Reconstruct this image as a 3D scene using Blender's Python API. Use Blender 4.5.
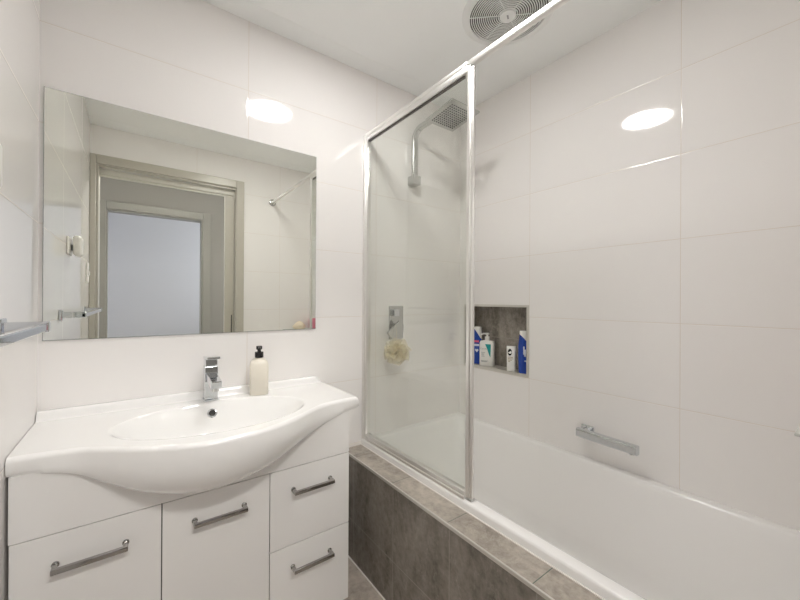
import bpy, bmesh, math, random
from mathutils import Vector, Matrix, noise
D = bpy.data
S = bpy.context.scene
for o in list(D.objects): D.objects.remove(o)
COL = S.collection
H = 0.475            # height of the bath ledge over the floor; everything is lifted by H at the end
PI = math.pi

# ------------------------------------------------------------------ camera
cd = D.cameras.new('camera'); cam = D.objects.new('camera', cd); COL.objects.link(cam); S.camera = cam
yaw, pit, rol = .638875, .0018548, .0054463
F = Vector((math.sin(yaw)*math.cos(pit), math.cos(yaw)*math.cos(pit), math.sin(pit)))
R0 = Vector((math.cos(yaw), -math.sin(yaw), 0)); U0 = R0.cross(F)
R = R0*math.cos(rol)+U0*math.sin(rol); U = U0*math.cos(rol)-R0*math.sin(rol)
m = Matrix((R, U, -F)).transposed().to_4x4(); m.translation = Vector((-1.54542, -1.485575, .676047))
cam.matrix_world = m
cd.sensor_fit = 'HORIZONTAL'; cd.sensor_width = 36.0; cd.lens = 356.866/800*36.0; cd.clip_start = .01

# ------------------------------------------------------------------ world, lights, exposure
W = D.worlds.new('world'); S.world = W; W.use_nodes = True
bg = W.node_tree.nodes['Background']; bg.inputs[0].default_value = (.86, .91, 1, 1); bg.inputs[1].default_value = .3
LAMP = 10.5          # the round ceiling light's diffuser
def area(name, loc, rot, sx, sy, power, colour):
    l = D.lights.new(name, 'AREA'); l.shape = 'RECTANGLE'; l.size = sx; l.size_y = sy; l.energy = power; l.color = colour
    o = D.objects.new(name, l); COL.objects.link(o); o.location = loc; o.rotation_euler = rot
    return o
area('hall_fill_light', (-1.30, -2.02, 1.755), (math.radians(40), 0, 0), .7, .15, 4, (1, .975, .94))  # unseen fill lamp added in the hall to brighten vanity and bath
area('far_room_daylight', (-.35, -3.3, 1.0), (0, math.radians(90), 0), 1.4, 1.0, 1.7, (.90, .93, 1))
S.cycles.max_bounces = 24; S.cycles.diffuse_bounces = 20; S.cycles.glossy_bounces = 10; S.cycles.transparent_max_bounces = 16
S.view_settings.view_transform = 'Standard'; S.view_settings.look = 'None'
S.view_settings.gamma = 1; S.view_settings.use_curve_mapping = False
S.view_settings.exposure = 2.3

# ------------------------------------------------------------------ materials
def mat(name, col=(.8, .8, .8), rough=.5, metal=0, coat=0, spec=None, ior=None, emit=None, es=0, trans=0):
    mt = D.materials.new(name); mt.use_nodes = True
    b = mt.node_tree.nodes['Principled BSDF']
    b.inputs['Base Color'].default_value = (*col, 1); b.inputs['Roughness'].default_value = rough
    b.inputs['Metallic'].default_value = metal; b.inputs['Coat Weight'].default_value = coat
    b.inputs['Coat Roughness'].default_value = .04
    if ior: b.inputs['IOR'].default_value = ior
    if spec is not None: b.inputs['Specular IOR Level'].default_value = spec
    if emit: b.inputs['Emission Color'].default_value = (*emit, 1); b.inputs['Emission Strength'].default_value = es
    b.inputs['Transmission Weight'].default_value = trans
    return mt
class NT:
    def __init__(s, mt): s.t = mt.node_tree; s.n = s.t.nodes; s.l = s.t.links; s.b = s.n['Principled BSDF']
    def new(s, k, **kw):
        n = s.n.new(k)
        for a, v in kw.items(): setattr(n, a, v)
        return n
    def put(s, sock, v):
        if hasattr(v, 'node'): s.l.new(v, sock)
        else: sock.default_value = v
    def math(s, op, a, b=0., c=None):
        n = s.new('ShaderNodeMath', operation=op); s.put(n.inputs[0], a); s.put(n.inputs[1], b)
        if c is not None: s.put(n.inputs[2], c)
        return n.outputs[0]
    def mix(s, f, a, b):
        n = s.new('ShaderNodeMix', data_type='RGBA'); s.put(n.inputs[0], f); s.put(n.inputs[6], a); s.put(n.inputs[7], b)
        return n.outputs[2]
    def coord(s):
        n = s.new('ShaderNodeTexCoord'); x = s.new('ShaderNodeSeparateXYZ'); s.l.new(n.outputs['Object'], x.inputs[0])
        return n.outputs['Object'], x.outputs
    def noise(s, vec, scale, detail=3, rough=.5, dist=0):
        n = s.new('ShaderNodeTexNoise'); s.l.new(vec, n.inputs['Vector']); n.inputs['Scale'].default_value = scale
        n.inputs['Detail'].default_value = detail; n.inputs['Roughness'].default_value = rough
        n.inputs['Distortion'].default_value = dist
        return n.outputs[0]
    def ramp(s, f, stops):
        n = s.new('ShaderNodeValToRGB'); s.put(n.inputs[0], f)
        e = n.color_ramp.elements
        while len(e) < len(stops): e.new(.5)
        for i, (p, c) in enumerate(stops): e[i].position = p; e[i].color = (*c, 1)
        return n.outputs[0]
    def joint(s, coord, off, period):      # distance to the nearest tile joint
        a = s.math('DIVIDE', s.math('SUBTRACT', coord, off), period)
        f = s.math('SUBTRACT', a, s.math('ROUND', a))
        return s.math('MULTIPLY', s.math('ABSOLUTE', f), period)

def wall_tile(name, axis, off, zoff=0., base=(.872, .852, .838)):
    mt = mat(name, base, .05, ior=1.5); g = NT(mt)
    vec, c = g.coord()
    d = g.math('MINIMUM', g.joint(c[axis], off, .6), g.joint(c[2], zoff, .3))
    grout = g.math('LESS_THAN', d, .0007)
    n = g.noise(vec, 2.2, 2)
    col = g.mix(n, (base[0]*.985, base[1]*.985, base[2]*.985, 1), (*base, 1))
    g.l.new(g.mix(grout, col, (.70, .63, .55, 1)), g.b.inputs['Base Color'])
    g.put(g.b.inputs['Roughness'], g.math('MULTIPLY_ADD', grout, .6, .05))
    edge = g.new('ShaderNodeMapRange', interpolation_type='SMOOTHSTEP'); g.l.new(d, edge.inputs[0])
    edge.inputs[1].default_value = .0; edge.inputs[2].default_value = .004
    bp = g.new('ShaderNodeBump'); bp.inputs['Strength'].default_value = .35; bp.inputs['Distance'].default_value = .0012
    g.l.new(edge.outputs[0], bp.inputs['Height']); g.l.new(bp.outputs[0], g.b.inputs['Normal'])
    return mt
def stone(name, ax1, o1, p1, ax2, o2, p2, dark, light, grout, streak=(1, 1, .35), rough=.42):
    mt = mat(name, dark, rough, ior=1.5); g = NT(mt)
    vec, c = g.coord()
    mp = g.new('ShaderNodeMapping'); g.l.new(vec, mp.inputs[0]); mp.inputs['Scale'].default_value = streak
    n1 = g.noise(mp.outputs[0], 9, 6, .65, .6); n2 = g.noise(vec, 38, 6, .72); n3 = g.noise(vec, 3.0, 2)
    f = g.math('ADD', g.math('MULTIPLY', n1, .50), g.math('ADD', g.math('MULTIPLY', n2, .38), g.math('MULTIPLY', n3, .18)))
    col = g.ramp(f, [(.42, dark), (.54, tuple((a+b)/2 for a, b in zip(dark, light))), (.68, light)])
    vein = g.noise(mp.outputs[0], 5, 8, .7, 1.6)
    vm = g.math('LESS_THAN', g.math('ABSOLUTE', g.math('SUBTRACT', vein, .5)), .004)
    col = g.mix(g.math('MULTIPLY', vm, .22), col, (.62, .58, .52, 1))
    d = g.joint(c[ax1], o1, p1)
    if ax2 is not None: d = g.math('MINIMUM', d, g.joint(c[ax2], o2, p2))
    gm = g.math('LESS_THAN', d, .0013)
    g.l.new(g.mix(gm, col, (*grout, 1)), g.b.inputs['Base Color'])
    bp = g.new('ShaderNodeBump'); bp.inputs['Strength'].default_value = .15; bp.inputs['Distance'].default_value = .002
    g.l.new(n2, bp.inputs['Height']); g.l.new(bp.outputs[0], g.b.inputs['Normal'])
    return mt
M = {}
M['tile_back'] = wall_tile('glossy_tile_back', 0, -.5906)
M['tile_right'] = wall_tile('glossy_tile_right', 1, -.4644)
M['tile_left'] = wall_tile('glossy_tile_left', 1, -.4644)
M['tile_front'] = wall_tile('glossy_tile_front', 0, -.5906)
DK, LT = (.105, .092, .078), (.34, .305, .265)
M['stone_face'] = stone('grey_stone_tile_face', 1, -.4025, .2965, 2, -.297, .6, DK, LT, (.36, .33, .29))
M['stone_ledge_lit'] = stone('grey_stone_tile_lit_ledge', 1, -.3885, .2965, None, 0, 1, (.22, .192, .16), (.56, .505, .44), (.10, .13, .11), (1, .5, 1))  # same stone as the face, colour lightened for light from above
M['stone_niche'] = stone('grey_stone_tile_niche', 1, -.2207, .3, 2, .474, .3, (.15, .132, .112), (.47, .425, .37), (.36, .33, .29))
M['floor'] = stone('floor_tile', 0, -.95, .3, 1, -.55, .6, (.30, .26, .22), (.58, .51, .44), (.4, .37, .33), (1, 1, 1))
M['ceiling'] = mat('ceiling_paint', (.94, .955, .95), .75)
M['paint'] = mat('white_vanity_paint', (.86, .85, .835), .16, coat=.4)
M['gap'] = mat('gap_shade', (.05, .045, .04), .8)
M['ceramic'] = mat('white_glazed_ceramic', (.90, .895, .885), .06, coat=.5)
M['acrylic'] = mat('white_bath_acrylic', (.89, .88, .87), .16, coat=.25)
M['chrome'] = mat('polished_chrome', (.70, .72, .74), .06, metal=1)
M['dark_chrome'] = mat('chrome_dark_reflection', (.38, .37, .355), .12, metal=1)  # chrome of the handles, dark reflections put into its colour
M['chrome_soft'] = mat('satin_chrome', (.58, .585, .57), .2, metal=1)
M['alu'] = mat('bright_anodised_frame', (.86, .85, .83), .34, metal=1)
M['mirror'] = mat('mirror_silver', (.93, .945, .895), .0, metal=1)
M['edge'] = mat('mirror_ground_edge', (.25, .3, .28), .2, metal=.6)
M['silicone'] = mat('white_sealant', (.80, .77, .73), .4)
M['trim'] = mat('pale_metal_trim', (.66, .64, .60), .3, metal=.6)
M['arch'] = mat('taupe_gloss_architrave', (.50, .475, .415), .3)
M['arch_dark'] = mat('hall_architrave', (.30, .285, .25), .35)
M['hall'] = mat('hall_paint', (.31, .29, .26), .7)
M['far'] = mat('far_room_paint', (.76, .76, .79), .7)
M['track'] = mat('door_track', (.62, .60, .54), .35)
M['black'] = mat('black_plastic', (.012, .011, .011), .25)
M['dark'] = mat('dark_hole', (.02, .018, .016), .6)
M['white_plastic'] = mat('white_plastic', (.82, .80, .77), .3)
M['grille'] = mat('white_fan_plastic', (.86, .87, .86), .4)
M['cream'] = mat('cream_bottle_plastic', (.80, .755, .66), .3)
M['blue'] = mat('royal_blue_bottle', (.015, .06, .36), .22)
M['bottle_white'] = mat('white_bottle', (.84, .83, .80), .3)
M['teal'] = mat('teal_print', (.01, .30, .30), .35)
M['grey_print'] = mat('grey_print', (.30, .31, .33), .5)
M['tan_print'] = mat('tan_print', (.42, .33, .22), .5)
M['pink'] = mat('pink_print', (.75, .12, .22), .4)
M['pale_print'] = mat('pale_print', (.75, .8, .9), .4)
M['shell'] = mat('shell_cream', (.84, .74, .58), .5)
M['lamp'] = mat('lit_diffuser', (.9, .9, .9), .4, emit=(1, .98, .96), es=LAMP)
M['rubber'] = mat('grey_nozzle', (.05, .05, .05), .6)
# clear, faintly green pane: straight-through light plus mirror-like reflection by Fresnel
gm = D.materials.new('clear_green_glass'); gm.use_nodes = True
t = gm.node_tree; t.nodes.clear()
out = t.nodes.new('ShaderNodeOutputMaterial'); mx = t.nodes.new('ShaderNodeMixShader')
tr = t.nodes.new('ShaderNodeBsdfTransparent'); tr.inputs[0].default_value = (.972, .984, .966, 1)
gl = t.nodes.new('ShaderNodeBsdfGlossy'); gl.inputs['Roughness'].default_value = 0
fr = t.nodes.new('ShaderNodeFresnel'); ge = t.nodes.new('ShaderNodeNewGeometry'); mr = t.nodes.new('ShaderNodeMapRange')
t.links.new(ge.outputs['Backfacing'], mr.inputs[0]); mr.inputs[3].default_value = 1.45; mr.inputs[4].default_value = 1/1.45
t.links.new(mr.outputs[0], fr.inputs[0])
t.links.new(fr.outputs[0], mx.inputs[0]); t.links.new(tr.outputs[0], mx.inputs[1]); t.links.new(gl.outputs[0], mx.inputs[2])
t.links.new(mx.outputs[0], out.inputs[0]); M['glass'] = gm
lf = D.materials.new('cream_net_mesh'); lf.use_nodes = True; t = lf.node_tree; t.nodes.clear()
out = t.nodes.new('ShaderNodeOutputMaterial'); m1 = t.nodes.new('ShaderNodeMixShader'); m2 = t.nodes.new('ShaderNodeMixShader')
df = t.nodes.new('ShaderNodeBsdfDiffuse'); tl = t.nodes.new('ShaderNodeBsdfTranslucent'); tp = t.nodes.new('ShaderNodeBsdfTransparent')
df.inputs[0].default_value = (.92, .87, .72, 1); tl.inputs[0].default_value = (.92, .87, .72, 1)
m1.inputs[0].default_value = .5; m2.inputs[0].default_value = .38
t.links.new(df.outputs[0], m1.inputs[1]); t.links.new(tl.outputs[0], m1.inputs[2]); t.links.new(m1.outputs[0], m2.inputs[1]); t.links.new(tp.outputs[0], m2.inputs[2])
t.links.new(m2.outputs[0], out.inputs[0]); M['loofah'] = lf

# ------------------------------------------------------------------ mesh helpers
def obj(name, bm, m, parent=None, smooth=False, auto=None):
    me = D.meshes.new(name)
    bmesh.ops.recalc_face_normals(bm, faces=bm.faces)
    bm.to_mesh(me); bm.free()
    ms = m if isinstance(m, (list, tuple)) else [m]
    for k in ms: me.materials.append(k)
    if smooth or auto:
        for p in me.polygons: p.use_smooth = True
    o = D.objects.new(name, me); COL.objects.link(o)
    if auto: me.set_sharp_from_angle(angle=math.radians(auto))
    if parent is not None: o.parent = parent
    return o
def box(bm, x0, x1, y0, y1, z0, z1, bev=0, seg=2, mi=0, mtx=None):
    r = bmesh.ops.create_cube(bm, size=1); vs = r['verts']
    for v in vs: v.co = Vector(((x0+x1)/2+v.co.x*(x1-x0), (y0+y1)/2+v.co.y*(y1-y0), (z0+z1)/2+v.co.z*(z1-z0)))
    fs = {f for v in vs for f in v.link_faces}
    if bev:
        es = list({e for v in vs for e in v.link_edges})
        rr = bmesh.ops.bevel(bm, geom=es, offset=bev, segments=seg, profile=.5, affect='EDGES')
        allv = set(rr['verts']); fs = {f for v in allv for f in v.link_faces}
    for f in fs: f.material_index = mi
    if mtx is not None:
        vv = {v for f in fs for v in f.verts}
        for v in vv: v.co = mtx @ v.co
    return fs
def lathe(bm, prof, n=32, at=(0, 0, 0), axis='Z', mi=0, cap=True):
    rings = []
    def P(r, h, a):
        c, s = r*math.cos(a), r*math.sin(a)
        q = {'Z': (c, s, h), 'Y': (c, h, s), 'X': (h, c, s)}[axis]
        return Vector(at)+Vector(q)
    for r, h in prof: rings.append([bm.verts.new(P(r, h, 2*PI*k/n)) for k in range(n)])
    for a, b in zip(rings, rings[1:]):
        for k in range(n): bm.faces.new((a[k], a[(k+1) % n], b[(k+1) % n], b[k])).material_index = mi
    if cap:
        for rg, rv in ((rings[0], 1), (rings[-1], 0)): bm.faces.new(rg[::-1] if rv else rg).material_index = mi
def loft(bm, loops, closed=True, cap=True, mi=0):
    rs = [[bm.verts.new(p) for p in L] for L in loops]
    n = len(rs[0])
    for a, b in zip(rs, rs[1:]):
        for k in range(n if closed else n-1):
            j = (k+1) % n
            bm.faces.new((a[k], a[j], b[j], b[k])).material_index = mi
    if cap:
        bm.faces.new(rs[0][::-1]).material_index = mi; bm.faces.new(rs[-1]).material_index = mi
    return rs
def rrect(cx, cy, hx, hy, r, n=6):
    pts = []
    for sx, sy, a0 in ((1, 1, 0), (-1, 1, 90), (-1, -1, 180), (1, -1, 270)):
        for k in range(n+1):
            a = math.radians(a0+90*k/n)
            pts.append((cx+sx*(hx-r)+r*math.cos(a), cy+sy*(hy-r)+r*math.sin(a)))
    return pts
def tube(bm, pts, rad, n=12, flat=None, mi=0):
    """round (or flat = (half width, half thickness)) bar swept along pts"""
    P = [Vector(p) for p in pts]; loops = []
    ref = None
    for i, p in enumerate(P):
        d = (P[min(i+1, len(P)-1)]-P[max(i-1, 0)]).normalized()
        if ref is None:
            ref = Vector((1, 0, 0)) if abs(d.x) < .9 else Vector((0, 0, 1))
        u = (ref-d*ref.dot(d)).normalized(); v = d.cross(u); ref = u
        if flat:
            L = [p+u*a+v*b for a, b in rrect(0, 0, flat[0], flat[1], min(flat)*.45, 3)]
        else:
            L = [p+u*rad*math.cos(2*PI*k/n)+v*rad*math.sin(2*PI*k/n) for k in range(n)]
        loops.append(L)
    loft(bm, loops, mi=mi)
def thing(name, label, cat, loc=(0, 0, 0), group=None):
    o = D.objects.new(name, None); o.empty_display_size = .05; COL.objects.link(o); o.location = loc
    o['label'] = label; o['category'] = cat
    if group: o['group'] = group
    return o
def part(name, bm, m, t, **kw):
    """mesh in room coordinates, parented under t keeping its place"""
    o = obj(name, bm, m, t, **kw)
    w = Vector((0, 0, 0)); q = t
    while q: w += q.location; q = q.parent
    o.location = -w if t.parent is None else Vector((0, 0, 0))
    return o
def sub(name, bm, m, p, **kw): return obj(name, bm, m, p, **kw)   # sub-part: p already carries the offset
def struct(name, bm, m, **kw):
    o = obj(name, bm, m, **kw); o['kind'] = 'structure'; return o
def tag(o, label, cat, group=None):
    o['label'] = label; o['category'] = cat
    if group: o['group'] = group
    return o
def B(): return bmesh.new()

XL, YF, ZF, ZC = -1.776, -1.475, -.475, 1.783
# ------------------------------------------------------------------ room shell
b = B(); box(b, -3.2, .2, -4.2, .12, ZF-.1, ZF); struct('floor', b, M['floor'])
b = B(); box(b, -3.2, .25, -4.2, .12, ZC, ZC+.1); struct('ceiling', b, M['ceiling'])
b = B(); box(b, XL-.12, .2, 0, .12, ZF, ZC); struct('wall_back', b, M['tile_back'])
b = B(); box(b, XL-.12, XL, YF-.11, 0, ZF, ZC); struct('wall_left', b, M['tile_left'])
NY0, NY1, NZ0, NZ1 = -.4625, -.036, .302, .658          # niche opening
b = B()
box(b, 0, .2, YF, NY0, ZF, ZC); box(b, 0, .2, NY1, 0, ZF, ZC)
box(b, 0, .2, NY0, NY1, ZF, NZ0); box(b, 0, .2, NY0, NY1, NZ1, ZC)
struct('wall_right', b, M['tile_right'])
OL, OR, OT = -1.745, -.925, 1.53                          # doorway
b = B()
box(b, XL, OL, YF-.11, YF, ZF, ZC); box(b, OR, .2, YF-.11, YF, ZF, ZC); box(b, OL, OR, YF-.11, YF, OT, ZC)
struct('wall_front', b, M['tile_front'])
# hallway and the room across it
HY = -2.6
b = B()
box(b, -3.2, -1.755, HY-.1, HY, ZF, ZC); box(b, -1.0, .2, HY-.1, HY, ZF, ZC); box(b, -1.755, -1.0, HY-.1, HY, 1.475, ZC)
box(b, -3.2, XL-.12, YF-.11, YF-.0, ZF, ZC)
struct('wall_hall', b, M['hall'])
b = B()
box(b, -1.90, -1.80, -4.0, HY-.1, ZF, ZC); box(b, -1.9, .2, -4.1, -4.0, ZF, ZC); box(b, -.1, 0, -4.0, HY-.1, ZF, ZC)
struct('wall_far_room', b, M['far'])
# slim flat cornice along the mirror wall and the doorway wall
def cornice(name, p0, p1, inward):
    b = B(); p0, p1, inw = Vector(p0), Vector(p1), Vector(inward)
    prof = [(0, ZC-.009), (.006, ZC-.009), (.084, ZC-.004), (.090, ZC), (0, ZC)]
    loft(b, [[Vector((p.x, p.y, 0))+inw*a+Vector((0, 0, z)) for a, z in prof] for p in (p0, p1)])
    struct(name, b, M['ceiling'], auto=35)
cornice('trim_1', (XL, 0, 0), (0, 0, 0), (0, -1, 0))
cornice('trim_2', (XL, YF, 0), (0, YF, 0), (0, 1, 0))
# bathroom doorway: architrave, jamb lining, sliding leaf in its cavity with track
b = B()
box(b, XL, OL, YF, YF+.016, ZF, OT+.058, .004); box(b, OR, OR+.055, YF, YF+.016, ZF, OT+.058, .004)
box(b, OL, OR, YF, YF+.016, OT, OT+.058, .004)
box(b, OL-.0, OL+.012, YF-.11, YF, ZF, OT, .002); box(b, OR-.004, OR, YF-.035, YF, ZF, OT, .001); box(b, OR-.004, OR, YF-.11, YF-.08, ZF, OT, .001)
box(b, OL+.012, OR-.004, YF-.035, YF-.002, OT-.012, OT, .001)
door = struct('door_1', b, M['arch'])
b = B(); box(b, OL+.012, OR-.004, YF-.074, YF-.04, OT-.05, OT-.012, .003); box(b, OL+.012, OR-.004, YF-.062, YF-.052, OT-.062, OT-.05)
obj('door_track', b, M['track'], door)
b = B(); box(b, -.995, OR-.005, YF-.078, YF-.04, ZF+.008, OT-.06, .003); leaf = obj('sliding_leaf', b, M['arch'], door)
b = B(); box(b, -.950, -.944, YF-.0405, YF-.038, .42, .56, .001); obj('latch', b, M['black'], leaf)
# doorway across the hall
b = B()
box(b, -1.82, -1.755, HY, HY+.016, ZF, 1.545, .004); box(b, -1.0, -.925, HY, HY+.016, ZF, 1.545, .004); box(b, -1.755, -1.0, HY, HY+.016, 1.475, 1.545, .004)
box(b, -1.755, -1.743, HY-.1, HY, ZF, 1.475); box(b, -1.012, -1.0, HY-.1, HY, ZF, 1.475); box(b, -1.743, -1.012, HY-.1, HY, 1.463, 1.475)
struct('door_2', b, M['arch_dark'])
# wall niche lining
b = B()
e = .012
box(b, .09, .10, NY0, NY1, NZ0, NZ1, mi=0)
box(b, .004, .09, NY0, NY1, NZ0, NZ0+.014, mi=1); box(b, .004, .09, NY0, NY1, NZ1-.006, NZ1, mi=0)
box(b, .004, .09, NY0, NY0+.006, NZ0+.014, NZ1-.006, mi=0); box(b, .004, .09, NY1-.006, NY1, NZ0+.014, NZ1-.006, mi=0)
box(b, -.003, .006, NY0, NY0+e, NZ0, NZ1, mi=2); box(b, -.003, .006, NY1-e, NY1, NZ0, NZ1, mi=2)
box(b, -.003, .006, NY0+e, NY1-e, NZ0, NZ0+.015, mi=2); box(b, -.003, .006, NY0+e, NY1-e, NZ1-e, NZ1, mi=2)
struct('trim_3', b, [M['stone_niche'], mat('pale_niche_shelf', (.52, .49, .45), .3), M['trim']])

# ------------------------------------------------------------------ bath surround (tiled hob)
HX, ZT = -.768, -.012
t = thing('bath_surround', 'grey stone tiled bath surround with a flat ledge and pale metal edge strip', 'bath surround', (HX, -.7, ZF))
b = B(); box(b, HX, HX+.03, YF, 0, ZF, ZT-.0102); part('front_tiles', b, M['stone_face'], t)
b = B(); box(b, HX+.004, -.674, YF, 0, ZT-.0098, ZT); part('ledge_tiles', b, M['stone_ledge_lit'], t)
b = B(); box(b, HX-.002, HX+.004, YF, 0, ZT-.010, ZT+.001, .001); part('edge_strip', b, M['trim'], t)
b = B(); box(b, -.6755, -.671, YF, 0, ZT-.004, ZT+.0025, .001)
box(b, HX+.01, -.671, -.006, -.0005, ZT-.002, ZT+.012, .001)
part('sealant_bead', b, M['silicone'], t)
b = B(); box(b, HX-.004, HX, YF, 0, ZF, ZF+.005); part('floor_grout', b, M['silicone'], t)

# ------------------------------------------------------------------ bathtub
x0, x1, y0, y1 = -.671, 0, YF, 0
cx, cy, hx, hy = (x0+x1)/2, (y0+y1)/2, (x1-x0)/2, (y1-y0)/2
def tub_loop(dx0, dx1, dy, z, r, n=8):
    ax0, ax1 = x0+dx0, x1-dx1
    return [Vector((px, py, z)) for px, py in rrect((ax0+ax1)/2, cy, (ax1-ax0)/2, hy-dy, r, n)]
b = B()
L = [tub_loop(0, 0, 0, -.03, .002), tub_loop(0, 0, 0, .008, .002), tub_loop(.002, 0, 0, .014, .003), tub_loop(.006, .0, 0, .0165, .004)]
L += [tub_loop(.036, .030, .034, .0165, .05), tub_loop(.042, .035, .040, .0145, .055), tub_loop(.047, .039, .045, .008, .06), tub_loop(.052, .043, .05, -.006, .06)]
for k in range(1, 9):
    f = k/8; L.append(tub_loop(.052+.045*f, .043+.06*f, .05+.11*f, -.006-.28*f, .06+.04*f))
for k in range(1, 6):
    a = math.radians(90*k/5); s_, c_ = math.sin(a), 1-math.cos(a)
    L.append(tub_loop(.097+.075*c_, .103+.075*c_, .16+.075*c_, -.286-.075*s_, .10))
loft(b, L, cap=False)
b.faces.ensure_lookup_table()
last = [v for v in b.verts][-len(L[-1]):]
b.faces.new(last)
tub = tag(obj('bathtub', b, M['acrylic'], auto=40), 'white acrylic bathtub set behind the grey tiled ledge', 'bathtub')

# ------------------------------------------------------------------ shower screen
SX = -.652
t = thing('shower_screen', 'fixed glass bath screen in a bright metal frame with a long top rail', 'shower screen', (SX, -.34, .017))
b = B(); box(b, SX-.003, SX+.003, -.66, -.01, .035, 1.455); part('glass_pane', b, M['glass'], t)
b = B(); box(b, SX-.012, SX+.012, -.030, -.0005, .0168, 1.470, .003); box(b, SX-.016, SX-.010, -.020, -.0005, .0168, 1.468, .002); part('wall_channel', b, M['alu'], t, auto=30)
b = B(); box(b, SX-.012, SX+.012, -.664, -.030, .0168, .044, .004); box(b, SX-.016, SX-.010, -.664, -.03, .0168, .028, .002); part('bottom_rail', b, M['alu'], t, auto=30)
b = B(); box(b, SX-.008, SX+.006, -.676, -.661, .0168, 1.462, .003, 3); box(b, SX-.005, SX+.006, -.689, -.676, .0168, 1.452, .004, 3); post = part('post', b, M['alu'], t, auto=30)
b = B(); box(b, SX-.009, SX+.009, -.690, -.668, .017, .026, .002); sub('foot_cap', b, M['chrome_soft'], post)
b = B(); box(b, SX-.010, SX+.010, -.664, -.018, 1.438, 1.462, .003); box(b, SX-.012, SX+.012, -.664, -.0005, 1.458, 1.476, .005, 3); part('header_beam', b, M['alu'], t, auto=30)
b = B(); box(b, SX-.004, SX+.004, -.645, -.03, 1.432, 1.439); part('header_gasket', b, mat('dark_gasket', (.10, .09, .08), .6), t)
b = B(); box(b, SX-.010, SX+.010, YF+.006, -.66, 1.456, 1.476, .005, 3); rail = part('top_rail', b, M['alu'], t, auto=30)
b = B(); lathe(b, [(.027, 0), (.027, .006), (.022, .010), (.016, .011)], 32, (SX, YF+.0005, 1.466), 'Y'); sub('rail_flange', b, M['chrome_soft'], rail, auto=35)

# ------------------------------------------------------------------ mirror
t = thing('wall_mirror', 'large frameless rectangular mirror fixed on the tiled wall above the basin', 'mirror', (-1.336, -.004, .55))
mx0, mx1, mz0, mz1 = -1.7656, -.9068, .5507, 1.3066
b = B(); box(b, mx0, mx1, -.0035, -.0005, mz0, mz1); part('backing', b, M['edge'], t)
b = B(); box(b, mx0+.0012, mx1-.0012, -.0055, -.0035, mz0+.0012, mz1-.0012); part('mirror_glass', b, M['mirror'], t)

# ------------------------------------------------------------------ vanity cabinet
VX0, VX1, VY, VT = -1.770, -.913, -.326, .27
t = thing('vanity_cabinet', 'white gloss vanity cabinet with two doors and two drawers under the basin', 'vanity cabinet', (-1.34, -.16, ZF))
b = B(); box(b, VX0, VX0+.016, VY+.018, -.001, -.405, VT); box(b, VX1-.016, VX1, VY+.018, -.001, -.405, VT)
box(b, VX0+.016, VX1-.016, VY+.018, -.001, -.405, -.389); box(b, VX0+.016, VX1-.016, -.010, -.001, -.389, .10); part('carcass', b, M['paint'], t)
b = B(); box(b, VX0, VX1, VY, VY+.017, .1235, VT+.005); part('top_fascia', b, M['paint'], t)
b = B(); box(b, VX0, VX1, VY+.0165, VY+.018, -.41, .13); part('gap_shade_sheet', b, M['gap'], t)  # dark sheet that paints the shade in the gaps between fronts
b = B(); box(b, VX0, VX1-.01, VY+.045, VY+.06, ZF+.0005, -.405); part('kickboard', b, M['paint'], t)
def handle(p, xc, zc):
    b = B(); y = VY
    box(b, xc-.071, xc+.071, y-.032, y-.022, zc-.006, zc+.006, .0015)
    for s in (-1, 1):
        box(b, xc+s*.066-.005, xc+s*.066+.005, y-.024, y-.0002, zc-.006, zc+.006, .0015)
        lathe(b, [(.0075, 0), (.0075, -.003), (.006, -.004)], 20, (xc+s*.066, y-.0002, zc+.002), 'Y')
    sub('handle', b, M['dark_chrome'], p, auto=35)
g = .0012; S1, S2 = -1.4834, -1.1965
for xa, xb in ((VX0, S1), (S1, S2)):
    b = B(); box(b, xa+g, xb-g, VY, VY+.0165, -.41, .1215-.0005, .001); d = part('door', b, M['paint'], t)
    handle(d, (xa+xb)/2, .0475)
for za, zb, zh in ((-.1325, .1205, .0475), (-.41, -.1355, -.208)):
    b = B(); box(b, S2+g, VX1, VY, VY+.0165, za, zb, .001); d = part('drawer', b, M['paint'], t)
    handle(d, (S2+VX1)/2, zh)

# ------------------------------------------------------------------ basin
def interp(tab, x):
    if x <= tab[0][0]: return tab[0][1]
    if x >= tab[-1][0]: return tab[-1][1]
    for i in range(len(tab)-1):
        if tab[i][0] <= x <= tab[i+1][0]:
            x1_, y1_ = tab[i]; x2_, y2_ = tab[i+1]
            p0 = tab[i-1] if i else tab[i]; p3 = tab[i+2] if i+2 < len(tab) else tab[i+1]
            h = x2_-x1_; m1 = (y2_-p0[1])/(x2_-p0[0]); m2 = (p3[1]-y1_)/(p3[0]-x1_); u = (x-x1_)/h
            return (2*u**3-3*u*u+1)*y1_+(u**3-2*u*u+u)*h*m1+(-2*u**3+3*u*u)*y2_+(u**3-u*u)*h*m2
FY = [(-1.785, -.327), (-1.74, -.328), (-1.69, -.336), (-1.65, -.346), (-1.611, -.368), (-1.565, -.402), (-1.514, -.435), (-1.455, -.464), (-1.40, -.479), (-1.345, -.483), (-1.27, -.474), (-1.20, -.451), (-1.133, -.414), (-1.08, -.378), (-1.035, -.351), (-.99, -.336), (-.94, -.331), (-.877, -.330)]
UZ = [(-1.785, .277), (-1.744, .274), (-1.69, .264), (-1.65, .248), (-1.612, .224), (-1.532, .179), (-1.442, .149), (-1.341, .141), (-1.228, .161), (-1.098, .211), (-.99, .252), (-.93, .270), (-.872, .279)]
BX0, BX1, BZ = XL+.0015, -.872, .318
bcx, bcy, ba, bb = -1.33, -.250, .258, .162
def sm(u): u = max(0, min(1, u)); return u*u*(3-2*u)
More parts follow.
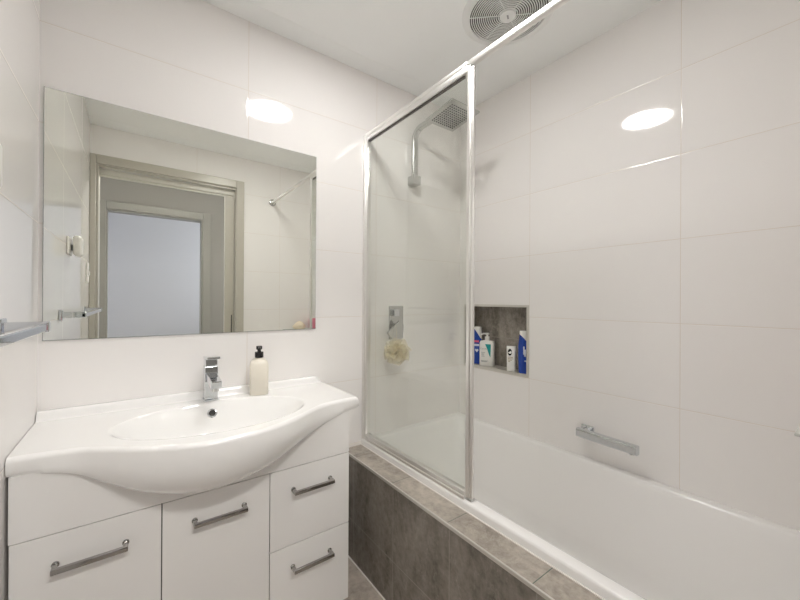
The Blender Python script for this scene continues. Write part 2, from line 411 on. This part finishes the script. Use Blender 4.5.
def topz(x, y):
    z = BZ
    # upstand along the wall
    z += .026*(1-sm((-y-.012)/.018))*sm((BX1-.008-x)/.034)
    q = math.sqrt(((x-bcx)/ba)**2+((y-bcy)/bb)**2)
    if q < 1.05:
        u = (1.05-q)
        z -= .118*(1-math.exp(-(u/.32)**1.6)) + .004*sm(u/.06)
    # tap shelf dips a little towards the bowl
    return z
b = B(); rows = []
NX, NYT = 190, 96
for i in range(NX+1):
    x = BX0+(BX1-BX0)*i/NX
    yf = interp(FY, x); uz = interp(UZ, x)
    endf = 0
    dxe = BX1-x
    if dxe < .014:                                    # rounded right end
        endf = .014-math.sqrt(max(0, .014**2-(.014-dxe)**2))
    prof = []
    rr = .012
    for k in range(NYT+1):
        y = -.0008+(yf+rr+.0008)*k/NYT
        prof.append((y, topz(x, y)))
    for k in range(1, 7):                             # rounded front edge
        a = math.radians(90*k/6); prof.append((yf+rr-rr*math.sin(a), BZ-rr+rr*math.cos(a)))
    # outer bowl under the edge, running back to the cabinet front
    ze = BZ-.035
    back = VY-.001
    deep = max(0., ze-uz)
    for k in range(1, 15):
        f = k/14
        if yf < back-.004:
            a = f*PI/2
            y = yf+(back-yf)*(1-math.cos(a))**1.0*1.0
            z = ze-(ze-uz)*math.sin(a)
        else:
            y = yf+(.004)*f; z = ze-(ze-uz)*f
        if k == 1: prof.append((yf, ze))
        prof.append((y, z))
    yl = prof[-1][0]
    prof.append((yl+.02, max(uz-.001, .275) if uz > .275 else uz)); prof.append((-.0008, prof[-1][1]))
    rows.append([Vector((x, y, z-endf if z > BZ-.016 else z+min(endf, .006))) for y, z in prof])
loft(b, rows)
basin = thing('basin', 'white ceramic vanity basin top with a bowed front and oval bowl', 'basin', (-1.33, -.2, .13))
part('basin_body', b, M['ceramic'], basin, auto=50)
# overflow ring on the rear wall of the bowl
b = B()
oz, oy = .283, None
for k in range(400):
    y = -.08-.0005*k
    if topz(-1.3285, y) <= oz: oy = y; break
sl = (topz(-1.3285, oy-.003)-topz(-1.3285, oy+.003))/(-.006)
nrm = Vector((0, -sl, 1)).normalized()
rot = nrm.to_track_quat('Z', 'Y').to_matrix().to_4x4(); rot.translation = Vector((-1.3285, oy, topz(-1.3285, oy)))
lathe(b, [(.0155, -.004), (.0155, .002), (.0135, .0035), (.0105, .003), (.0098, .001)], 28, cap=False)
for v in b.verts: v.co = rot @ v.co
part('overflow_ring', b, M['chrome'], basin, auto=40)
b = B(); lathe(b, [(.0100, .0006), (.0100, .0014)], 28)
for v in b.verts: v.co = rot @ v.co
part('overflow_hole', b, M['dark'], basin)
b = B(); zz = topz(bcx, bcy); lathe(b, [(.032, zz-.004), (.032, zz+.002), (.026, zz+.005), (.0, zz+.006)], 32, (bcx, bcy, 0), cap=False); part('waste_plug', b, M['chrome'], basin, auto=40)

# ------------------------------------------------------------------ basin mixer tap
TX, TY = -1.3265, -.056
t = thing('basin_tap', 'square chrome basin mixer tap with a flat lever on top', 'tap', (TX, TY, BZ))
b = B(); box(b, TX-.025, TX+.025, TY-.0245, TY+.0245, BZ+.0003, BZ+.006, .0015); part('base_plate', b, M['chrome'], t)
b = B(); box(b, TX-.021, TX+.021, TY-.021, TY+.021, BZ+.006, BZ+.122, .002); part('body', b, M['chrome'], t)
b = B()
mtx = Matrix.Translation((TX, TY-.02, BZ+.088)) @ Matrix.Rotation(math.radians(8), 4, 'X')
box(b, -.017, .017, -.098, 0, -.014, .012, .003, mtx=mtx); sp = part('spout', b, M['chrome'], t)
b = B(); lathe(b, [(.011, -.024), (.011, -.012)], 24, (0, -.084, 0))
for v in b.verts: v.co = mtx @ v.co
sub('aerator', b, M['chrome_soft'], sp, auto=40)
b = B(); box(b, TX-.0195, TX+.0195, TY-.0195, TY+.0195, BZ+.124, BZ+.148, .002)
mtx = Matrix.Translation((TX, TY, BZ+.152)) @ Matrix.Rotation(math.radians(-4), 4, 'X')
box(b, -.021, .021, -.062, .021, -.005, .004, .002, mtx=mtx); part('lever', b, M['chrome'], t)

# ------------------------------------------------------------------ soap dispenser
PX, PY, PZ = -1.163, -.070, BZ
t = thing('soap_dispenser', 'cream pump bottle of hand soap standing beside the basin tap', 'soap dispenser', (PX, PY, PZ))
b = B(); rz = Matrix.Rotation(math.radians(-14), 3, 'Z')
def sq(z, hx_, hy_, r): return [rz @ Vector((px, py, 0))+Vector((PX, PY, PZ+z)) for px, py in rrect(0, 0, hx_, hy_, r, 5)]
loft(b, [sq(.0002, .030, .025, .010), sq(.003, .033, .028, .012), sq(.11, .0335, .0285, .012), sq(.122, .031, .0265, .013), sq(.131, .024, .021, .014), sq(.135, .014, .014, .0135), sq(.139, .012, .012, .0118)])
part('bottle', b, M['cream'], t, auto=60)
b = B(); lathe(b, [(.0155, .139), (.0155, .158), (.0145, .160), (.007, .160), (.006, .168)], 28, (PX, PY, PZ))
pc = part('pump_cap', b, M['black'], t, auto=40)
b = B(); lathe(b, [(.008, .168), (.011, .170), (.011, .180), (.010, .182)], 24, (PX, PY, PZ))
tube(b, [(PX, PY, PZ+.177), (PX-.004, PY-.018, PZ+.178), (PX-.008, PY-.034, PZ+.174)], .005, 10); sub('nozzle', b, M['black'], pc, auto=40)

# ------------------------------------------------------------------ shower head on its arm
AX = -.372
t = thing('overhead_shower', 'square chrome rain shower head on an upswept arm from the tiled wall', 'shower head', (AX, 0, 1.303))
b = B(); box(b, AX-.025, AX+.025, -.05, -.0005, 1.281, 1.327, .003); part('wall_bracket', b, M['chrome_soft'], t)
pts = [(AX, -.028, 1.315)]
for k in range(1, 5): pts.append((AX, -.028, 1.315+.195*k/4))
for k in range(1, 13):
    a = math.radians(88*k/12); pts.append((AX, -.028-.058*(1-math.cos(a)), 1.51+.058*math.sin(a)))
pts += [(AX, -.20, 1.570), (AX, -.285, 1.572)]
b = B(); tube(b, pts, 0, flat=(.0150, .010)); part('arm', b, M['chrome_soft'], t, auto=40)
hm = Matrix.Translation((AX, -.304, 1.526)) @ Matrix.Rotation(math.radians(-7), 4, 'X')
b = B(); lathe(b, [(.019, .006), (.019, .024), (.012, .044)], 24)
for v in b.verts: v.co = hm @ v.co
part('swivel_joint', b, M['chrome_soft'], t, auto=40)
b = B(); box(b, -.089, .089, -.089, .089, 0, .010, .003, 3)
for i in range(11):
    for j in range(11):
        lathe(b, [(.0036, -.0012), (.0046, .001)], 8, (-.065+.013*i, -.065+.013*j, 0), mi=1)
for v in b.verts: v.co = hm @ v.co
hd = part('head_plate', b, [M['chrome_soft'], M['rubber']], t, auto=30)

# ------------------------------------------------------------------ shower mixer with its sponge
t = thing('shower_mixer', 'chrome shower mixer plate with diverter button and slanted lever behind the glass', 'shower mixer', (-.47, 0, .56))
b = B(); box(b, -.514, -.426, -.008, -.0005, .478, .649, .003); part('plate', b, M['chrome_soft'], t)
b = B(); box(b, -.497, -.463, -.030, -.008, .597, .631, .003); part('diverter_button', b, M['chrome'], t)
b = B(); box(b, -.493, -.447, -.040, -.008, .515, .561, .004)
mtx = Matrix.Translation((-.503, -.044, .531)) @ Matrix.Rotation(math.radians(-38), 4, 'Y')
box(b, -.048, .048, -.007, .007, -.021, .021, .003, mtx=mtx)
part('lever', b, M['chrome_soft'], t)
random.seed(4)
LC = Vector((-.524, -.088, .427))
t = thing('bath_sponge', 'cream net bath puff hanging from the shower mixer lever', 'bath puff', (LC.x, LC.y, LC.z))
b = B()
for k in range(34):
    ax = Vector((random.gauss(0, 1), random.gauss(0, 1), random.gauss(0, 1))).normalized()
    u = ax.orthogonal().normalized(); v = ax.cross(u)
    off = ax*random.uniform(-.034, .034); r1 = random.uniform(.026, .062); n = 60
    k1 = random.randint(7, 11); ph = random.uniform(0, 6)
    L1, L2, L0 = [], [], []
    for q in range(n):
        a = 2*PI*q/n
        d = u*math.cos(a)+v*math.sin(a)
        rr_ = r1*(1+.14*math.sin(3*a+ph))
        L0.append(LC+off*.4+d*rr_*.35)
        L1.append(LC+off*.8+d*rr_*.75+ax*.004*math.sin(k1*a+ph))
        L2.append(LC+off+d*rr_+ax*.013*math.sin(k1*a+ph)+ax*.003*math.sin(2.3*k1*a))
    for L_ in (L0, L1, L2):
        for p in L_:
            if p.y > -.004: p.y = -.004
    rs = [[b.verts.new(p) for p in L_] for L_ in (L0, L1, L2)]
    for a_, c_ in zip(rs, rs[1:]):
        for q in range(n): b.faces.new((a_[q], a_[(q+1) % n], c_[(q+1) % n], c_[q]))
part('net_ruffles', b, M['loofah'], t, smooth=True)
b = B(); tube(b, [LC+Vector((0, 0, .03)), LC+Vector((.002, .008, .06)), LC+Vector((.006, .012, .095)), LC+Vector((.012, .030, .128)), LC+Vector((.014, .026, .10)), LC+Vector((.006, .01, .05))], .0014, 8)
part('hanging_cord', b, M['loofah'], t, smooth=True)

# ------------------------------------------------------------------ bath spout
t = thing('bath_spout', 'chrome swivel bath spout on the right wall above the tub', 'bath spout', (0, -.747, .127))
b = B(); box(b, -.010, -.0005, -.775, -.721, .100, .154, .004); part('wall_plate', b, M['chrome'], t)
b = B(); lathe(b, [(.019, -.010), (.019, -.034)], 28, (0, -.747, .127), 'X'); part('neck', b, M['chrome'], t, auto=40)
b = B()
a0, a1 = Vector((-.050, -.728, .131)), Vector((-.066, -.957, .131))
tube(b, [a0, a0.lerp(a1, .03), a0.lerp(a1, .5), a0.lerp(a1, .97), a1], 0, flat=(.013, .0175))
ar = part('arm', b, M['chrome'], t, auto=40)
b = B(); lathe(b, [(.0105, .112), (.0105, .120)], 20, (-.0645, -.938, 0)); sub('outlet', b, M['chrome_soft'], ar, auto=40)

# ------------------------------------------------------------------ bottles in the niche
NS = NZ0+.0142
def bottle_loops(x, y, secs, rot=0, n=5):
    rz_ = Matrix.Rotation(rot, 3, 'Z')
    return [[rz_ @ Vector((px+sx, py, 0))+Vector((x, y, NS+z)) for px, py in rrect(0, 0, hx_, hy_, min(r, hx_-.0004, hy_-.0004), n)] for z, hx_, hy_, r, sx in secs]
def print_patch(b, x, y, pts, mi=0, rot=0):      # thin raised print on a bottle face that looks toward -x
    rz_ = Matrix.Rotation(rot, 3, 'Z')
    lo = [[rz_ @ Vector((dx, py, 0))+Vector((x, y, NS+z)) for dx, py, z in L_] for L_ in pts]
    loft(b, lo, mi=mi)
# white pump bottle with a teal wedge
x, y = .036, -.176; rt = math.radians(24)
t = thing('lotion_bottle', 'white pump lotion bottle with a teal wedge on its label in the niche', 'bottle', (x, y, NS))
b = B(); loft(b, bottle_loops(x, y, [(.0, .019, .038, .01, 0), (.003, .021, .040, .011, 0), (.126, .021, .040, .011, 0), (.137, .019, .037, .012, 0), (.141, .013, .016, .01, 0), (.143, .010, .010, .0098, 0)], rt)); part('bottle', b, M['bottle_white'], t, auto=50)
b = B(); lathe(b, [(.013, .142), (.013, .162), (.006, .164), (.0055, .172), (.011, .173), (.011, .182), (.009, .183)], 24, (x, y, NS))
tube(b, [(x, y, NS+.178), (x-.014, y+.012, NS+.179), (x-.026, y+.021, NS+.174)], .0045, 10); part('pump', b, M['bottle_white'], t, auto=40)
def patch(b, yz, mi=0, th=.0005, fx=-.0212):
    rz_ = Matrix.Rotation(rt, 3, 'Z')
    loft(b, [[rz_ @ Vector((fx+dx, py, 0))+Vector((x, y, NS+z)) for py, z in yz] for dx in (0, -th)], mi=mi)
b = B(); patch(b, [(.006, .122), (-.026, .122), (-.026, .100), (-.024, .050), (-.017, .062), (-.006, .095)]); part('teal_label', b, M['teal'], t)
b = B()
for zz_, w0, w1 in ((.076, .028, .006), (.068, .027, .010), (.062, .027, .012), (.055, .026, .008), (.030, .028, -.012), (.026, .028, -.004)):
    b = B(); patch(b, [(w0, zz_), (w1, zz_), (w1, zz_-.0022), (w0, zz_-.0022)]); part('label_line', b, M['grey_print'], t)

def text(body, size, loc, rotz, m, parent, name='lettering'):
    cu = D.curves.new(name, 'FONT'); cu.body = body; cu.size = size; cu.extrude = .0002; cu.align_x = 'CENTER'
    tmp = D.objects.new('tmp', cu); COL.objects.link(tmp)
    dg = bpy.context.evaluated_depsgraph_get(); me = D.meshes.new_from_object(tmp.evaluated_get(dg))
    D.objects.remove(tmp); me.name = name
    me.materials.clear(); me.materials.append(m)
    R_ = Matrix.Translation(loc) @ Matrix.Rotation(rotz, 4, 'Z') @ Matrix.Rotation(PI/2, 4, 'X')
    me.transform(R_)
    o = D.objects.new(name, me); COL.objects.link(o); o.parent = parent; o.location = -parent.location
    return o
nrm = Matrix.Rotation(rt, 3, 'Z') @ Vector((-1, 0, 0))
text('CeraVe', .0125, Vector((x, y, NS+.092))+nrm*.0218+Matrix.Rotation(rt, 3, 'Z') @ Vector((0, .014, 0)), rt-PI/2, M['grey_print'], t)
# blue shampoo bottles: white shoulder on a blue body, split along a slanting curve
def shampoo(x, y, h, label, level, rt_):
    t = thing('shampoo_bottle', label, 'bottle', (x, y, NS), 'blue shampoo bottles in the niche')
    hw = .034
    def hwid(f): return hw*(.90+.10*math.sin(min(1, f*1.6)*PI/2))*(1-.22*sm((f-.55)/.45))
    rz_ = Matrix.Rotation(rt_, 3, 'Z')
    b = B(); N = 28; n = 7; loops = []
    zs = [0, .003]+[.003+(h-.006)*k/N for k in range(1, N)]+[h-.003, h]
    for q, z in enumerate(zs):
        f = z/h; s_ = .93 if q in (0, len(zs)-1) else 1
        loops.append([rz_ @ Vector((px, py, 0))+Vector((x, y, NS+z)) for px, py in rrect(0, 0, .019*s_, hwid(f)*s_, .0175*s_, n)])
    rs = loft(b, loops)
    mt = mat('blue_and_white_bottle', (.015, .06, .36), .22); g = NT(mt)
    _, c = g.coord()
    ly = g.math('ADD', g.math('MULTIPLY', g.math('SUBTRACT', c[0], x), -math.sin(rt_)/hw), g.math('MULTIPLY', g.math('SUBTRACT', c[1], y), math.cos(rt_)/hw))
    lim = g.math('ADD', g.math('MULTIPLY', ly, .20), g.math('MULTIPLY_ADD', g.math('MULTIPLY', ly, ly), -.05, level))
    white = g.math('GREATER_THAN', g.math('DIVIDE', g.math('SUBTRACT', c[2], NS), h), lim)
    g.l.new(g.mix(white, (.015, .06, .36, 1), (.84, .83, .80, 1)), g.b.inputs['Base Color'])
    part('bottle', b, mt, t, auto=50)
    return t, rz_
def marks(t, rz_, x, y, items):
    for mk, yz in items:
        b = B(); loft(b, [[rz_ @ Vector((fx, py, 0))+Vector((x, y, NS+z)) for py, z in yz] for fx in (-.0188, -.0196)])
        part('label_mark', b, M[mk], t)
def rect(y0_, y1_, z0_, z1_): return [(y0_, z0_), (y1_, z0_), (y1_, z1_), (y0_, z1_)]
xa, ya = .045, -.092
t, rz_ = shampoo(xa, ya, .212, 'blue shampoo bottle with a white shoulder at the left end of the niche', .90, math.radians(20))
# shift split so the white sits on the side toward the room's front
marks(t, rz_, xa, ya, [('pink', rect(-.020, .012, .124, .135)), ('pale_print', rect(-.022, .010, .103, .114)), ('pale_print', [(-.008, .066), (-.019, .080), (-.014, .086), (-.008, .083), (-.001, .086), (.003, .080)])])
xd, yd = .026, -.424
t, rz_ = shampoo(xd, yd, .212, 'blue and white shampoo bottle against the right end of the niche', .79, math.radians(38))
marks(t, rz_, xd, yd, [('pale_print', rect(-.002, .006, .085, .12)), ('pale_print', rect(.004, .010, .095, .135)), ('pale_print', rect(-.012, .004, .06, .066))])
# small white bottle with a black oval
x, y = .024, -.344; rt = math.radians(30)
t = thing('face_wash_bottle', 'small white bottle with a black oval badge in the niche', 'bottle', (x, y, NS))
b = B(); loft(b, bottle_loops(x, y, [(.0, .014, .020, .008, 0), (.002, .0155, .022, .01, 0), (.030, .0155, .022, .01, 0)], rt)); part('cap', b, M['bottle_white'], t, auto=50)
b = B(); loft(b, bottle_loops(x, y, [(.031, .0155, .0215, .01, 0), (.095, .0155, .0225, .01, 0), (.124, .0075, .0235, .006, 0), (.128, .004, .0235, .003, 0)], rt)); part('tube', b, M['bottle_white'], t, auto=50)
def fx_at(z): return .0158-(.008)*max(0, (z-.095)/.029)
def patch2(name, yz, m, dx0=0., dx1=.0006):
    b = B(); rz_ = Matrix.Rotation(rt, 3, 'Z')
    loft(b, [[rz_ @ Vector((-fx_at(z)-d, py, 0))+Vector((x, y, NS+z)) for py, z in yz] for d in (dx0, dx1)]); return part(name, b, m, t)
patch2('badge', [(.006+.0105*math.cos(a),   .097+.0175*math.sin(a)) for a in [2*PI*k/24 for k in range(24)]], M['black'])
patch2('label_mark', [(.010, .096), (.003, .100), (.002, .103), (.009, .099)], M['bottle_white'], .0006, .001)
for z_, y0_, y1_ in ((.070, .016, -.010), (.062, .016, -.012), (.055, .016, -.004), (.048, .014, .004)):
    patch2('label_mark', rect(y1_, y0_, z_, z_+.003), M['tan_print'])

# ------------------------------------------------------------------ ceiling: exhaust fan and round light
FX, FYc = -.401, -.630
t = thing('exhaust_fan', 'round white ceiling exhaust fan with a ringed grille above the tub', 'exhaust fan', (FX, FYc, ZC-.012))
b = B(); lathe(b, [(.174, ZC-.0005), (.173, ZC-.003), (.169, ZC-.0050), (.151, ZC-.009), (.147, ZC-.009), (.146, ZC-.001)], 72, (FX, FYc, 0), cap=False); part('flange', b, M['grille'], t, auto=50)
b = B(); lathe(b, [(.147, ZC-.0022), (.147, ZC-.0010)], 64, (FX, FYc, 0)); part('dark_throat', b, mat('fan_throat', (.06, .06, .06), .7), t)
gr = B()
rr_ = .034
while rr_ < .144:
    w = .0040
    lathe(gr, [(rr_, ZC-.0085), (rr_+.0008, ZC-.011), (rr_+w-.0008, ZC-.011), (rr_+w, ZC-.0085), (rr_, ZC-.0085)], 72, (FX, FYc, 0), cap=False); rr_ += .0078
for k in range(6):
    a = PI*k/3+.3
    mtx = Matrix.Translation((FX, FYc, ZC-.0085)) @ Matrix.Rotation(a, 4, 'Z')
    box(gr, .03, .147, -.0015, .0015, -.001, .001, mtx=mtx)
part('grille_rings', gr, M['grille'], t, auto=40)
b = B(); lathe(b, [(.031, ZC-.003), (.031, ZC-.012), (.029, ZC-.0145), (.0, ZC-.015)], 40, (FX, FYc, 0), cap=False); hub = part('hub', b, M['grille'], t, auto=40)
b = B(); mtx = Matrix.Translation((FX, FYc, ZC-.0153)) @ Matrix.Rotation(.5, 4, 'Z'); box(b, -.010, .010, -.003, .003, -.0004, .0006, mtx=mtx); sub('hub_mark', b, mat('grey_mark', (.42, .42, .43), .5), hub)
LX, LY = -.923, -.644
t = thing('ceiling_light', 'round white flush ceiling light glowing in the middle of the ceiling', 'ceiling light', (LX, LY, ZC))
b = B(); lathe(b, [(.137, ZC-.0005), (.137, ZC-.006), (.133, ZC-.010), (.125, ZC-.010), (.1245, ZC-.006)], 72, (LX, LY, 0), cap=False); part('base_ring', b, M['white_plastic'], t, auto=40)
b = B(); lathe(b, [(.1245, ZC-.0015), (.1245, ZC-.0065)], 72, (LX, LY, 0)); part('diffuser', b, M['lamp'], t)

# ------------------------------------------------------------------ left wall: towel rail, power point, switch
TRX = XL+.067
t = thing('towel_rail', 'square chrome towel rail on the left wall beside the mirror', 'towel rail', (XL, -.8, .612))
b = B(); box(b, TRX-.002, TRX+.010, -1.21, -.375, .605, .621, .002); part('bar', b, M['chrome'], t)
for yy in (-.385, -1.20):
    b = B(); box(b, XL+.0005, XL+.010, yy-.020, yy+.020, .592, .634, .002); box(b, XL+.006, TRX+.012, yy-.010, yy+.010, .602, .626, .002); part('bracket', b, M['chrome'], t)
t = thing('power_point', 'white wall power point with a plugged-in adapter on the left wall', 'power point', (XL, -.6, .9))
b = B(); box(b, XL+.0005, XL+.009, -.655, -.54, .865, .938, .003); part('face_plate', b, M['white_plastic'], t)
b = B(); box(b, XL+.009, XL+.016, -.62, -.60, .885, .91, .001); part('plug_base', b, M['grey_print'], t)
b = B(); box(b, XL+.016, XL+.046, -.640, -.570, .860, .948, .013, 4); part('adapter', b, M['white_plastic'], t, auto=40)
t = thing('light_switch', 'slim white light switch on the left wall near the doorway', 'light switch', (XL, -1.31, .83))
b = B(); box(b, XL+.0005, XL+.010, -1.345, -1.275, .775, .89, .003); sw = part('face_plate', b, M['white_plastic'], t)
b = B(); box(b, XL+.010, XL+.016, -1.322, -1.298, .815, .838, .002); sub('rocker', b, M['white_plastic'], sw)

# ------------------------------------------------------------------ small shelf on the front wall over the tub
t = thing('wall_shelf', 'small glass shelf on the wall facing the mirror, seen in its corner', 'shelf', (-.38, YF, .43))
b = B(); box(b, -.56, -.26, YF+.0005, YF+.085, .428, .434, .002); part('glass_shelf', b, mat('frosted_shelf', (.55, .56, .53), .3), t)
b = B(); box(b, -.54, -.28, YF+.0005, YF+.012, .418, .428, .001); part('shelf_rail', b, M['chrome_soft'], t)
b = B(); loops = []
SC = Vector((-.44, YF+.045, .4342))
for k in range(13):
    u = k/12; r_ = .047*math.sin(PI*(.06+.90*u)**1.15); x_ = -.055+.11*u
    loops.append([SC+Vector((x_, .8*r_*(1+.07*math.sin(9*a))*math.cos(a), max(.0, r_*.9*(1+.07*math.sin(9*a))*math.sin(a)+.022))) for a in [2*PI*q/36 for q in range(36)]])
loft(b, loops); tag(obj('sea_shell', b, M['shell'], smooth=True), 'cream sea shell lying on the small glass shelf', 'shell')
b = B(); PC = Vector((-.315, YF+.045, .4342))
loft(b, [[PC+Vector((px, py, z)) for px, py in rrect(0, 0, hx_, hy_, r_, 5)] for z, hx_, hy_, r_ in ((0, .03, .02, .012), (.004, .034, .022, .014), (.078, .034, .022, .014), (.088, .026, .018, .012))])
t = thing('soap_bottle', 'pink squat bottle beside the sea shell on the small shelf', 'bottle', PC)
part('bottle', b, M['pink'], t, auto=50)
b = B(); lathe(b, [(.011, .088), (.011, .102), (.009, .104)], 20, PC); part('cap', b, M['bottle_white'], t, auto=40)

# ------------------------------------------------------------------ lift the whole place so that the floor is at zero
for o in D.objects:
    if o.parent is None: o.location.z += H
